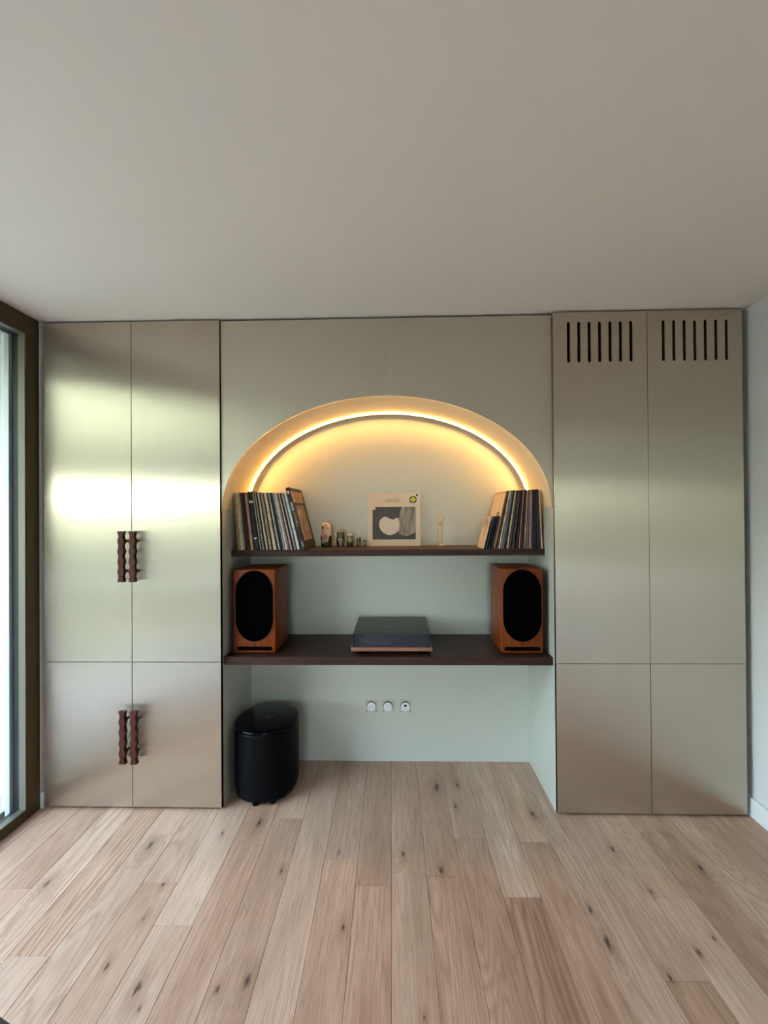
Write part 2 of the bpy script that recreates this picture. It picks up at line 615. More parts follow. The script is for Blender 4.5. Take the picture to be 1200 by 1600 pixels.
def left_box(bm, a0, a1, t0, t1, z0, z1, bev): box(bm, t0, t1, a0, a1, z0, z1, bev)
def rear_box(bm, a0, a1, t0, t1, z0, z1, bev): box(bm, a0, a1, t0, t1, z0, z1, bev)


win = empty('window_1', (XWL, 1.2, 0), kind='structure')
bm = bmesh.new()
frame_rect(bm, left_box, WIN_Y0, WIN_Y1, 0, H - .004, .091, .092, .052, XWL - .036, XWL - .0005)
obj('window_frame', bm, M['bronze'], win)
bm = bmesh.new()
frame_rect(bm, left_box, WIN_Y0 + .088, WIN_Y1 - .0925, .049, H - .0975, .004, .004, .004, XWL - .037, XWL - .003, 0)
obj('lit_reveal_lining', bm, M['bronze_lit'], win)
bm = bmesh.new()
frame_rect(bm, left_box, WIN_Y0 + .08, WIN_Y1 - .089, .040, H - .094, .008, .008, .008, XWL - .068, XWL - .036, .001)
obj('rubber_gasket', bm, M['gasket'], win)
bm = bmesh.new()
frame_rect(bm, left_box, WIN_Y0, WIN_Y1 - .086, .0, H - .08, .03, .03, .022, XWL - .092, XWL - .068, .001)
obj('outer_frame', bm, M['alu'], win)
obj('pane', B(XWL - .056, XWL - .050, WIN_Y0 + .085, WIN_Y1 - .094, .045, H - .099), M['pane'], win)

win2 = empty('window_2', (0, YREAR, 0), kind='structure')
mid = (FX0 + FX1) / 2
for (a, b) in ((FX0, mid + .03), (mid - .03, FX1)):
    dy = .0 if a == FX0 else -.06
    bm = bmesh.new()
    frame_rect(bm, rear_box, a, b, .0, FZ, .07, .07, .07, YREAR - .09 + dy, YREAR - .035 + dy)
    obj('window_frame', bm, M['bronze'], win2)
    obj('pane', B(a + .068, b - .068, YREAR - .065 + dy, YREAR - .059 + dy, .068, FZ - .068), M['pane'], win2)
portal('portal_left', (XWL - .12, (WIN_Y0 + WIN_Y1) / 2, H / 2), (1, 0, 0), WIN_Y1 - WIN_Y0, H)
portal('portal_rear', (mid, YREAR - .22, FZ / 2), (0, 1, 0), FX1 - FX0, FZ)

# ------------------------------------------------------------------ cabinets
GAP = .0013
ZT, ZS = 2.49, .748


def carcass(name, x0, x1, y0, parent):
    bm = B(x0, x0 + .018, y0, YB - .002, .012, ZT)
    box(bm, x1 - .018, x1, y0, YB - .002, .012, ZT)
    box(bm, x0 + .018, x1 - .018, y0, YB - .002, ZT - .018, ZT)
    box(bm, x0 + .018, x1 - .018, y0 + .01, YB - .002, .012, .06)
    box(bm, x0 + .018, x1 - .018, YB - .012, YB - .002, .06, ZT - .018)
    box(bm, x0 + .018, x1 - .018, y0 + .001, YB - .012, ZS - .009, ZS + .009)
    return obj(name, bm, M['carcass'], parent)


def slot(x0, x1, z0, z1, n=8):
    r = (x1 - x0) / 2
    cx = (x0 + x1) / 2
    return [(cx + r * math.cos(math.pi * k / n), z1 - r + r * math.sin(math.pi * k / n)) for k in range(n + 1)] + \
           [(cx - r * math.cos(math.pi * k / n), z0 + r - r * math.sin(math.pi * k / n)) for k in range(n + 1)]


def handle_mesh(bm, x, y, z0, z1):
    """bar with a zigzag outline on both sides, on two posts; x = centre, y = door face"""
    hw, nw, n = .0172, .0088, 10
    zs = [z0 + (z1 - z0) * k / n for k in range(n + 1)]
    ws = [hw if k % 2 == 0 else nw for k in range(n + 1)]
    pts = [(x - a, z) for a, z in zip(ws, zs)] + [(x + a, z) for a, z in zip(ws[::-1], zs[::-1])]
    yf = y - .055
    prism(bm, pts, 'y', yf, yf + .026, bev=.0008, seg=1)
    for k in (2, 8):
        cyl(bm, (x, zs[k]), 'y', .0075, yf + .024, y, 12)


cl = empty('cabinet', ((A0 + A2) / 2, YL + .25, 0), 'tall champagne metal-faced cabinet with four doors and zigzag wooden handles beside the window', 'cabinet')
carcass('carcass', A0, A2 - .015, YL + .021, cl)
for xa, xb, hx in ((A0, A1, -1.391), (A1, A2, -1.3335)):
    for za, zb, h0, h1 in ((ZS, ZT, 1.1625, 1.4165), (.010, ZS, .2535, .516)):
        d = obj('door', B(xa + GAP, xb - GAP, YL, YL + .02, za + GAP, zb - GAP, bev=.0008), M['door'], cl)
        bm = bmesh.new()
        handle_mesh(bm, hx if za == ZS else hx + .003, YL, h0, h1)
        h = obj('handle', bm, M['handle'], d)
        h['label'] = 'dark reddish wooden zigzag handle'

cr = empty('cabinet', ((B0 + B2) / 2, YR + .25, 0), 'tall champagne metal-faced cabinet with slotted vents and no handles by the white wall', 'cabinet')
carcass('carcass', B0 + .015, B2, YR + .021, cr)
for xa, xb, s0, s1 in ((B0, B1, .8435, 1.1655), (B1, B2, 1.3072, 1.6295)):
    o = [(xa + GAP, ZS + GAP), (xb - GAP, ZS + GAP), (xb - GAP, ZT - GAP), (xa + GAP, ZT - GAP)]
    sw = .0162
    pitch = (s1 - s0 - sw) / 6
    hs = [slot(s0 + k * pitch, s0 + k * pitch + sw, 2.2395, 2.4415) for k in range(7)]
    d = plate('door', o, hs, YR, YR + .02, M['door'], cr)
    d['label'] = 'upper door with seven upright vent slots'
    obj('door', B(xa + GAP, xb - GAP, YR, YR + .02, .010 + GAP, ZS - GAP, bev=.0008), M['door'], cr)

# ------------------------------------------------------------------ alcove between the cabinets
ZSPR = 1.520
EC, EA, EB = (NX0 + NX1) / 2, (NX1 - NX0) / 2, .578


def ell(t, da=0.0): return (EC + (EA - da) * math.cos(t), ZSPR + (EB - da) * math.sin(t))


al = empty('alcove', (EC, 2.75, 0), 'arched champagne alcove lining between the two tall cabinets', 'alcove')
NA = 64
SL = .004
for (x0, x1, t0, t1) in ((NX0, -.0575, math.pi, None), (-.0565, NX1, 0, None)):
    tm = math.acos(max(-1, min(1, ((x1 if x0 == NX0 else x0) - EC) / (EA - SL))))
    ta = math.pi if x0 == NX0 else 0.0
    arc = [ell(ta + (tm - ta) * k / (NA // 2), SL) for k in range(NA // 2 + 1)]
    if x0 == NX0:
        out = [(x0, ZT - .003), (x0, ZSPR)] + arc + [(x1, ZT - .003)]
    else:
        out = [(x1, ZT - .003), (x1, ZSPR)] + arc + [(x0, ZT - .003)]
    plate('front_panel', out, [], YP, YP + .012, M['panel'], al)
# soffit: a curved board following the arch
bm = bmesh.new()
ri, ro = [], []
for k in range(NA + 1):
    t = math.pi * k / NA
    x, z = ell(t)
    xo, zo = ell(t, -.012)
    ri.append((bm.verts.new((x, YP + .012, z)), bm.verts.new((x, YB, z))))
    ro.append((bm.verts.new((xo, YP + .012, zo)), bm.verts.new((xo, YB, zo))))
for k in range(NA):
    bm.faces.new((ri[k][0], ri[k + 1][0], ri[k + 1][1], ri[k][1]))
    bm.faces.new((ro[k][0], ro[k][1], ro[k + 1][1], ro[k + 1][0]))
    bm.faces.new((ri[k][0], ro[k][0], ro[k + 1][0], ri[k + 1][0]))
sf = obj('arch_soffit', bm, M['soffit'], al, smooth=True)
for x0, x1 in ((NX0 - .012, NX0), (NX1, NX1 + .012)):
    obj('side_panel', B(x0, x1, YL + .022 if x0 < 0 else YR + .022, YB, .0, ZSPR - .0012), M['panel_side'], al)
obj('back_panel', B(NX0 - .01, NX1 + .01, YB, YB + .015, 0, ZSPR + EB + .03), M['niche'], al)

# LED strip on the soffit
ls = empty('light_strip', (EC, 2.91, ZSPR), 'thin glowing warm light strip curving under the arch', 'light')


def arch_sweep(prof, n=72, t0=.035, t1=math.pi - .035):
    """prof: (inset from soffit, y) polygon"""
    bm = bmesh.new()
    rings = []
    for k in range(n + 1):
        t = t0 + (t1 - t0) * k / n
        rings.append([bm.verts.new((ell(t, d)[0], y, ell(t, d)[1])) for d, y in prof])
    m = len(prof)
    for a, b in zip(rings, rings[1:]):
        for i in range(m): bm.faces.new((a[i], a[(i + 1) % m], b[(i + 1) % m], b[i]))
    bm.faces.new(rings[0]); bm.faces.new(rings[-1][::-1])
    return bm


YS = 2.930
obj('profile', arch_sweep([(.0002, YS + .0045), (.0066, YS + .0045), (.0066, YS + .0125), (.0002, YS + .0125)]), M['led_profile'], ls, smooth=True)
obj('diffuser', arch_sweep([(.0004, YS - .0040), (.0040, YS - .0040), (.0048, YS - .002), (.0048, YS + .0040), (.0004, YS + .0040)]), M['led'], ls, smooth=True)

# shelves
ZU, ZL = 1.304, .766
YU0, YLO0 = 2.637, 2.512
tag(obj('shelf', B(NX0 + .0005, NX1 - .0005, YU0, YB - .0005, ZU - .034, ZU, bev=.001), M['walnut']),
    'upper dark walnut shelf carrying the records under the arch', 'shelf')
tag(obj('shelf', B(NX0 + .0005, NX1 - .0005, YLO0, YB - .0005, ZL - .041, ZL, bev=.001), M['walnut']),
    'lower deeper dark walnut shelf carrying the speakers and turntable', 'shelf')


# ------------------------------------------------------------------ loudspeakers
def speaker(x0, x1, yf, lab):
    z0, z1 = ZL, 1.2065
    s = empty('loudspeaker', ((x0 + x1) / 2, yf + .15, z0), lab, 'speaker', 'pair of loudspeakers on the lower shelf')
    obj('body', B(x0, x1, yf, yf + .30, z0 + .004, z1, bev=.006, seg=3), M['cherry'], s, smooth=True)
    obj('base', B(x0 + .006, x1 - .006, yf + .006, yf + .294, z0, z0 + .005), M['black_satin'], s)
    cx = (x0 + x1) / 2
    gx, gz0, gz1 = .0975, .832, 1.2025
    pts = []
    rr = gx
    ry = .115
    for k in range(33): pts.append((cx + rr * math.cos(math.pi * k / 32), gz1 - ry + ry * math.sin(math.pi * k / 32)))
    for k in range(33): pts.append((cx - rr * math.cos(math.pi * k / 32), gz0 + ry - ry * math.sin(math.pi * k / 32)))
    g = obj('grille', PR(pts, 'y', yf - .008, yf + .002, bev=.003), M['black'], s, smooth=True)
    g['label'] = 'black oblong cloth grille with rounded ends'
    pw = .092
    pp = [(cx + a, b) for a, b in ((-pw + .006, .7835), (pw - .006, .7835), (pw, .788), (pw, .799), (pw - .006, .8035), (-pw + .006, .8035), (-pw, .799), (-pw, .788))]
    obj('port', PR(pp, 'y', yf - .0012, yf + .001), M['hole'], s)
    b = bmesh.new()
    for dx, wdt in ((-.0075, .0055), (.0015, .0055)):
        prism(b, [(cx + dx, .8125), (cx + dx + wdt, .8125), (cx + dx + wdt + .005, .8245), (cx + dx + .005, .8245)], 'y', yf - .0012, yf + .001)
    prism(b, [(cx - .006, .8165), (cx + .010, .8165), (cx + .011, .8195), (cx - .005, .8195)], 'y', yf - .0013, yf + .001)
    obj('badge', b, M['badge'], s)


speaker(-.8695, -.6475, 2.570, 'cherry wood loudspeaker with black oval grille on the left end of the lower shelf')
speaker(.5285, .7425, 2.566, 'cherry wood loudspeaker with black oval grille on the right end of the lower shelf')

# ------------------------------------------------------------------ turntable
TX0, TX1, TYF, TYB = -.2502, .1705, 2.546, 2.945
tt = empty('turntable', ((TX0 + TX1) / 2, (TYF + TYB) / 2, ZL), 'record turntable with smoked lid and reddish wooden front edge on the lower shelf', 'turntable')
obj('plinth', B(TX0, TX1, TYF, TYB, .7855, .8055, bev=.0015), M['cherry_lip'], tt)
for fx in (TX0 + .05, TX1 - .05):
    for fy in (TYF + .055, TYB - .05):
        bm = bmesh.new()
        cyl(bm, (fx, fy), 'z', .024, ZL, .786, 20, bev=.003)
        obj('foot', bm, M['black_satin'], tt, smooth=True)
bm = bmesh.new()
cyl(bm, (-.075, 2.745), 'z', .150, .8075, .822, 64, bev=.002)
pl = obj('platter', bm, M['platter'], tt, smooth=True)
bm = bmesh.new()
cyl(bm, (-.075, 2.745), 'z', .0036, .822, .834, 12)
obj('spindle', bm, M['steel'], pl, smooth=True)
bm = bmesh.new()
cyl(bm, (.125, 2.865), 'z', .024, .8055, .838, 24, bev=.003)
cyl(bm, (.125, 2.865), 'z', .011, .838, .848, 16)
obj('tonearm_pivot', bm, M['black_satin'], tt, smooth=True)
bm = bmesh.new()
n = 10
for q0, q1, r in (((.125, 2.905, .846), (.098, 2.66, .838), .0045), ((.1275, 2.928, .846), (.1245, 2.895, .846), .012), ((.099, 2.668, .838), (.085, 2.635, .832), .007)):
    a, b = Vector(q0), Vector(q1)
    mm = (b - a).to_track_quat('Z', 'Y').to_matrix()
    ra = [bm.verts.new(a + mm @ Vector((r * math.cos(2 * math.pi * k / n), r * math.sin(2 * math.pi * k / n), 0))) for k in range(n)]
    rb = [bm.verts.new(b + mm @ Vector((r * math.cos(2 * math.pi * k / n), r * math.sin(2 * math.pi * k / n), 0))) for k in range(n)]
    for k in range(n): bm.faces.new((ra[k], ra[(k + 1) % n], rb[(k + 1) % n], rb[k]))
    bm.faces.new(ra); bm.faces.new(rb[::-1])
obj('tonearm', bm, M['steel'], tt, smooth=True)
# lid: open-bottomed shell of 3 mm acrylic
lx0, lx1, ly0, ly1, lz0, lzf, lzb, th = TX0 + .008, TX1 - .008, TYF + .003, TYB - .005, .8060, .8695, .879, .003
bm = bmesh.new()
def lid_wall(pts_out, pts_in):
    a = [bm.verts.new(p) for p in pts_out]; b = [bm.verts.new(p) for p in pts_in]
    bm.faces.new(a); bm.faces.new(b[::-1])
    for k in range(4): bm.faces.new((a[k], b[k], b[(k + 1) % 4], a[(k + 1) % 4]))
lid_wall([(lx0, ly0, lz0), (lx1, ly0, lz0), (lx1 - .002, ly0 + .001, lzf), (lx0 + .002, ly0 + .001, lzf)],
         [(lx0, ly0 + th, lz0), (lx1, ly0 + th, lz0), (lx1 - .002, ly0 + .001 + th, lzf - .0), (lx0 + .002, ly0 + .001 + th, lzf)])
lid_wall([(lx0 + .002, ly0 + .001, lzf + .0002), (lx1 - .002, ly0 + .001, lzf + .0002), (lx1 - .002, ly1, lzb), (lx0 + .002, ly1, lzb)],
         [(lx0 + .002, ly0 + .001, lzf + th), (lx1 - .002, ly0 + .001, lzf + th), (lx1 - .002, ly1, lzb + th), (lx0 + .002, ly1, lzb + th)])
for sx, xo in ((1, lx0), (-1, lx1)):
    lid_wall([(xo, ly0 + th, lz0), (xo, ly1, lz0), (xo + sx * .002, ly1, lzb), (xo + sx * .002, ly0 + th + .001, lzf)],
             [(xo + sx * th, ly0 + th, lz0), (xo + sx * th, ly1, lz0), (xo + sx * (.002 + th), ly1, lzb), (xo + sx * (.002 + th), ly0 + th + .001, lzf)])
lid = obj('lid', bm, M['lid'], tt)
lid['label'] = 'smoked transparent acrylic lid'
bm = bmesh.new()
prism(bm, [(-.069, 2.70), (-.035, 2.70), (-.035, 2.706), (-.069, 2.706)], 'z', .8772, .8775)
obj('maker_mark', bm, M['grey_mark'], lid)

# ------------------------------------------------------------------ records
def record_mat():
    m = NT('record_sleeve')
    oi = m.n('ObjectInfo')
    rnd = oi.outputs['Random']
    off = m.n('CombineXYZ', ins={0: m.math('MULTIPLY', rnd, 40.0), 2: m.math('MULTIPLY', rnd, 77.0)})
    c = m.coords((30, 3, 60), offset=off.outputs[0])
    n1 = m.noise(c, 1.0, 2, .6)
    print_ = m.ramp(n1, [(.54, 0.0), (.60, 1.0)])
    c2 = m.coords((10, 6, 6), offset=off.outputs[0])
    n2 = m.noise(c2, 1.0, 3)
    lin = m.coords((420, 1, 2), offset=off.outputs[0])
    n3 = m.noise(lin, 1.0, 1)
    a = oi.outputs['Color']
    col = m.mix(m.math('MULTIPLY', print_, .5), a, m.mix(1.0, a, (.40, .34, .32), 'MULTIPLY'))
    col = m.mix(m.math('MULTIPLY', n2, .4), col, m.mix(1.0, a, (.62, .55, .48), 'MULTIPLY'))
    col = m.mix(m.math('MULTIPLY', m.ramp(n3, [(.5, 0.0), (.62, 1.0)]), .5), col, m.mix(1.0, a, (.3, .26, .24), 'MULTIPLY'))
    m.P(col=col, rough=.5, spec=.35)
    return m.m


def cover_mat(name, kind):
    m = NT(name)
    if kind == 'gold':
        n1 = m.noise(m.coords((1, 9, 14)), 1.0, 4, .7, .8)
        m.P(col=m.ramp(n1, [(.30, (.035, .02, .012)), (.45, (.16, .09, .035)), (.58, (.42, .27, .11)), (.72, (.70, .52, .28))]), rough=.35)
    elif kind == 'peach':
        n1 = m.noise(m.coords((1, 5, 5)), 1.0, 3)
        m.P(col=m.ramp(n1, [(.3, (.62, .42, .27)), (.7, (.72, .52, .36))]), rough=.45)
    elif kind == 'blue':
        n1 = m.noise(m.coords((1, 12, 12)), 1.0, 3)
        m.P(col=m.ramp(n1, [(.35, (.06, .08, .15)), (.6, (.16, .20, .32))]), rough=.4)
    else:
        n1 = m.noise(m.coords((1, 14, 10)), 1.0, 3)
        m.P(col=m.ramp(n1, [(.35, (.30, .17, .10)), (.5, (.62, .45, .32)), (.62, (.70, .42, .10))]), rough=.4)
    return m.m


M['record'] = record_mat()
CL = {'cream': (.78, .66, .48), 'olive': (.48, .39, .19), 'grey': (.40, .35, .31), 'black': (.012, .011, .012), 'dark brown': (.05, .028, .020),
      'tan': (.58, .38, .23), 'mauve': (.40, .31, .31), 'white': (.78, .72, .62), 'pink': (.72, .54, .45), 'navy': (.035, .04, .075),
      'dark red': (.11, .018, .016), 'slate': (.045, .040, .055), 'pale blue': (.36, .39, .40), 'teal': (.02, .045, .055), 'pale green': (.33, .35, .28),
      'charcoal': (.07, .062, .055), 'orange': (.42, .20, .075), 'taupe': (.20, .165, .145)}
ORD = ['first', 'second', 'third', 'fourth', 'fifth', 'sixth', 'seventh', 'eighth', 'ninth', 'tenth']


def sleeve(xb, t, lean, y0, size, z=ZU + .0005, depth=None):
    """a square card sleeve standing on its lower edge, spine to the front, leaning by angle lean (rad, + = top to the right).
    xb = left corner of the foot on the shelf.  Slightly rounded spine, open mouth at the back."""
    d = depth or size
    bm = bmesh.new()
    h = size
    prof = [(0, .0012), (.25 * t, 0), (.75 * t, 0), (t, .0012), (t, d), (.72 * t, d), (.66 * t, d - .004), (.34 * t, d - .004), (.28 * t, d), (0, d)]
    prism(bm, prof, 'z', 0, h)
    c, s = math.cos(lean), math.sin(lean)
    lift = t * s if lean > 0 else 0.0
    # turn about the lower edge that stays on the shelf
    for v in bm.verts:
        x, yy, zz = v.co
        v.co = (xb + x * c + zz * s, y0 + yy, z + zz * c - x * s + lift)
    return bm


def row(items, side, zlab):
    counts = {}
    for it in items: counts[it['c']] = counts.get(it['c'], 0) + 1
    seen = {}
    for it in items:
        c = it['c']
        seen[c] = seen.get(c, 0) + 1
        bm = sleeve(it['x'], it['t'], it['lean'], it['y'], it['h'])
        o = obj('record', bm, M['record'])
        o.color = (*[k * (.85 + .3 * random.random()) for k in CL[c]], 1)
        lab = it.get('label')
        if not lab:
            lab = ('%s %s-spined record counting from the left in the %s row on the upper shelf' % (ORD[seen[c] - 1], c, side)
                   if counts[c] > 1 else 'only %s-spined record in the %s row on the upper shelf' % (c, side))
        tag(o, lab, 'record', '%s row of records on the upper shelf' % side)
        it['o'] = o
    return items


# left row: (colour, foot start, foot end) in photo pixels of the row, turned into metres along the shelf
YREC = 2.642
def fx(pxl): return -.903 + (pxl - 361.3) * (.775 + .903) / (852.2 - 361.3)


Ls = [('olive', 220, 250), ('olive', 250, 285), ('cream', 285, 345), ('grey', 345, 380), ('slate', 380, 420), ('dark brown', 420, 470), ('dark red', 470, 500),
      ('tan', 500, 560), ('BOX', 572, 692), ('grey', 692, 720), ('dark brown', 720, 745), ('mauve', 745, 780), ('black', 780, 820), ('cream', 820, 860),
      ('dark brown', 860, 890), ('grey', 890, 915), ('tan', 915, 945), ('dark red', 945, 975), ('pink', 975, 1048)]
Ls = [(c, 355 + a / 13.335, 355 + b / 13.335) for c, a, b in Ls]
L2 = [('black', 112, 150), ('cream', 150, 185), ('black', 185, 230), ('navy', 230, 260), ('pale blue', 260, 300), ('cream', 300, 350), ('mauve', 350, 380),
      ('dark brown', 380, 410), ('white', 410, 440), ('black', 440, 480), ('cream', 480, 520), ('charcoal', 520, 550), ('white', 550, 610)]
Ls += [(c, 425 + a / 13.335, 425 + b / 13.335) for c, a, b in L2]
items = []
for c, a, b in Ls:
    u = (a - 371.5) / (471 - 371.5)
    lean = -math.atan(.075 + .17 * u)
    t = (fx(b) - fx(a)) * .80
    it = dict(c=c, x=fx(a) + .0004, t=t, lean=lean, y=YREC + random.uniform(-.002, .004), h=.313 + random.uniform(-.003, .002))
    if c == 'BOX':
        it.update(c='black', h=.318, label='thick black box-set record with small white spine lettering in the left row')
        box_it = it
    if c == 'pink': it['label'] = 'thick pale pink-spined record in the left row on the upper shelf'
    items.append(it)
row(items, 'left', 1)


def on_spine(it, x0, x1, z0, z1, dy=.0006, mat='white_plastic'):
    """a flat printed block on the spine of a leaning record; x0,x1 as fractions of its thickness, z as fractions of its height"""
    bm = bmesh.new()
    c, s = math.cos(it['lean']), math.sin(it['lean'])
    lift = it['t'] * s if it['lean'] > 0 else 0
    for (a0, a1, b0, b1) in zip(x0, x1, z0, z1):
        vs = []
        for yy in (it['y'] - dy, it['y'] + .001):
            for (fa, fb) in ((a0, b0), (a1, b0), (a1, b1), (a0, b1)):
                x, zz = fa * it['t'], fb * it['h']
                vs.append(bm.verts.new((it['x'] + x * c + zz * s, yy, ZU + .0005 + zz * c - x * s + lift)))
        for q in ((0, 1, 2, 3), (7, 6, 5, 4), (0, 4, 5, 1), (1, 5, 6, 2), (2, 6, 7, 3), (3, 7, 4, 0)): bm.faces.new([vs[i] for i in q])
    return obj('spine_print', bm, M[mat], it['o'])


box_it['o'].color = (.008, .010, .012, 1)
on_spine(box_it, [.10, .38, .60, .10, .38, .62], [.32, .54, .92, .52, .56, .92], [.820, .820, .820, .805, .808, .803], [.845, .842, .838, .816, .816, .815])
on_spine(box_it, [.10, .46, .34], [.42, .92, .66], [.196, .199, .180], [.206, .211, .193])
# the big dark box set at the right end of the row, its gilded picture cover facing the middle
lean = -math.atan(.262)
it = dict(c='black', x=fx(473.2), t=.0185, lean=lean, y=YREC - .001, h=.345, label='tall dark box set with golden picture cover at the inner end of left row')
row([it], 'left', 1)
bs = it['o']
bs.color = (.030, .018, .016, 1)


def on_cover(it, side, y0, y1, z0, z1, mat, name, off=.0006):
    """thin printed sheet on the broad face of a leaning sleeve"""
    c, s = math.cos(it['lean']), math.sin(it['lean'])
    lift = it['t'] * s if it['lean'] > 0 else 0
    xs = (it['t'] - .0005, it['t'] + off) if side > 0 else (.0005, -off)
    bm = bmesh.new()
    vs = [bm.verts.new((it['x'] + x * c + zz * s, it['y'] + yy, ZU + .0005 + zz * c - x * s + lift)) for x in xs for yy, zz in ((y0, z0), (y1, z0), (y1, z1), (y0, z1))]
    for q in ((0, 1, 2, 3), (7, 6, 5, 4), (0, 4, 5, 1), (1, 5, 6, 2), (2, 6, 7, 3), (3, 7, 4, 0)): bm.faces.new([vs[i] for i in q])
    return obj(name, bm, mat, it['o'])


on_cover(it, 1, .05, .285, .045, .245, cover_mat('gilt_picture', 'gold'), 'cover_picture')
on_cover(it, 1, .02, .31, .262, .325, cover_mat('gilt_band', 'gold'), 'cover_band', .0005)
on_spine(it, [.28], [.72], [.905], [.945], mat='skirting')
on_spine(it, [.30], [.85], [.62], [.76], mat='grey_mark')
on_spine(it, [.40], [.90], [.37], [.60], mat='dark_mark')
on_spine(it, [.55], [.80], [.42], [.46], mat='skirting')
on_spine(it, [.45, .6], [.55, .8], [.05, .04], [.15, .12], mat='grey_mark')

# right row
Rr = [('orange', 262, 300), ('dark brown', 303, 338), ('cream', 340, 375), ('pale green', 376, 408), ('pale green', 408, 440), ('black', 442, 478), ('cream', 480, 518),
      ('charcoal', 520, 560), ('charcoal', 562, 622), ('black', 630, 676), ('tan', 680, 708), ('dark red', 712, 742), ('dark red', 744, 770), ('grey', 772, 800),
      ('taupe', 804, 858), ('pink', 860, 886), ('mauve', 888, 914), ('black', 918, 958), ('black', 960, 1000), ('navy', 1002, 1030), ('dark red', 1034, 1062), ('cream', 1066, 1094)]
Rr = [(c, 750 + a / 10.91, 750 + b / 10.91) for c, a, b in Rr]
items = []
for c, a, b in Rr:
    u = (a - 774) / (850 - 774)
    tanl = .222 - .268 * u
    t = (fx(b) - fx(a)) * .64
    items.append(dict(c=c, x=fx(a), t=t, lean=math.atan(tanl), y=YREC + random.uniform(-.003, .003), h=.314 + random.uniform(-.003, .003)))
items[0]['c'] = 'orange'
items[0]['label'] = 'leftmost full-size record of the right row, plain peach cover showing'
row(items, 'right', 1)
it = items[0]
on_cover(it, -1, .004, .309, .006, .306, cover_mat('peach_cover', 'peach'), 'cover_picture')
on_cover(it, -1, .05, .12, .10, .20, M['dark_mark'], 'cover_motif', .0010)
# four small singles leaning on the front of the right row
SG = [('print', 'pink', 757.0, .0055, .255, 'small single with a pale patterned cover, outermost beside the right row of records'),
      ('blue', 'navy', 762.2, .004, .262, 'small slate-blue single leaning against the right row of records'),
      (None, 'black', 766.0, .0055, .250, 'small black-spined single leaning against the right row of records'),
      (None, 'dark brown', 770.6, .006, .235, 'small brown-spined single touching the peach-covered record')]
for ck, c, pxl, t, tl, lab in SG:
    i1 = dict(c=c, x=fx(pxl), t=t, lean=math.atan(tl), y=YREC + .004, h=.178, label=lab)
    row([i1], 'right', 1)
    i1['o']['group'] = 'small singles beside the right row of records'
    if ck: on_cover(i1, -1, .003, .175, .003, .175, cover_mat('single_cover', ck), 'cover_picture')

# the sleeve on show in the middle: plain stand-in print of the same layout and tones
AY, AX0, AZ0, AS = 2.930, -.1835, ZU + .0005, .315
tilt = .045
def lean_back(bm):
    for v in bm.verts: v.co.y += (v.co.z - AZ0) * tilt
    return bm
M['album'] = plain('cream_card', (.86, .66, .50), .55)
pm = NT('grey_photo_print')
pn = pm.noise(pm.coords((6, 6, 6)), 1.0, 3)
pm.P(col=pm.ramp(pn, [(.3, (.045, .036, .032)), (.7, (.10, .085, .075))]), rough=.45)
M['photo'] = pm.m
pm = NT('grey_photo_cloth')
pn = pm.noise(pm.coords((40, 40, 9)), 1.0, 3, .6, .3)
pm.P(col=pm.ramp(pn, [(.32, (.12, .095, .08)), (.5, (.34, .27, .22)), (.7, (.48, .39, .31))]), rough=.45)
M['photo_mid'] = pm.m
M['photo_light'] = plain('photo_light', (.82, .64, .50), .5)
alb = obj('record_sleeve', lean_back(B(AX0, AX0 + AS, AY, AY + .004, AZ0, AZ0 + AS, bev=.0006)), M['album'])
tag(alb, 'cream record sleeve with a dark square picture propped up mid-shelf facing out', 'record')
def flat(name, pts, depth, mat, parent=alb):
    return obj(name, lean_back(PR(pts, 'y', AY - depth, AY + .001)), mat, parent)
X0, X1, Z0, Z1 = -.1535, .1030, 1.3435, 1.5375
flat('picture', [(X0, Z0), (X1, Z0), (X1, Z1), (X0 + .017, Z1), (X0 + .017, Z1 - .017), (X0, Z1 - .017)], .0003, M['photo'])
def disc(cx, cz, r, rz=None, n=40): return [(cx + r * math.cos(2 * math.pi * k / n), cz + (rz or r) * math.sin(2 * math.pi * k / n)) for k in range(n)]
def smooth(pts, n=6):
    """closed Catmull-Rom outline through the points"""
    out = []
    for i in range(len(pts)):
        p0, p1, p2, p3 = (pts[(i + k) % len(pts)] for k in (-1, 0, 1, 2))
        for k in range(n):
            t = k / n
            out.append(tuple(.5 * (2 * b_ + (c_ - a_) * t + (2 * a_ - 5 * b_ + 4 * c_ - d_) * t * t + (3 * b_ - a_ - 3 * c_ + d_) * t ** 3) for a_, b_, c_, d_ in zip(p0, p1, p2, p3)))
    return out


flat('picture_shape', [(X1, Z0 + .045), (X1, Z1)] + [(X1 - .082, Z1), (X1 - .092, Z1 - .03), (X1 - .098, Z1 - .07), (X1 - .104, Z0 + .085), (X1 - .106, Z0 + .055), (X1 - .098, Z0 + .035), (X1 - .078, Z0 + .022), (X1 - .05, Z0 + .020), (X1 - .025, Z0 + .030)], .0006, M['photo_mid'])
flat('picture_shape', smooth([(-.114, 1.425), (-.106, 1.462), (-.078, 1.479), (-.052, 1.468), (-.030, 1.462), (-.004, 1.472), (.006, 1.44), (.002, 1.40), (-.022, 1.377), (-.060, 1.371), (-.096, 1.390)]), .0009, M['photo_light'])
text_mesh('cover_lettering', 'KEITH JARRETT\nTHE KÖLN CONCERT', .0098, -.032, AY - .0006 + .265 * tilt, AZ0 + .271, M['dark_mark'], alb)
st = flat('sticker', disc(.0888, 1.580, .030), .0010, M['skirting'])
st['label'] = 'round white sticker with a yellow diamond'
flat('sticker_ring', disc(.0888, 1.580, .0215), .0014, M['hole'], st)
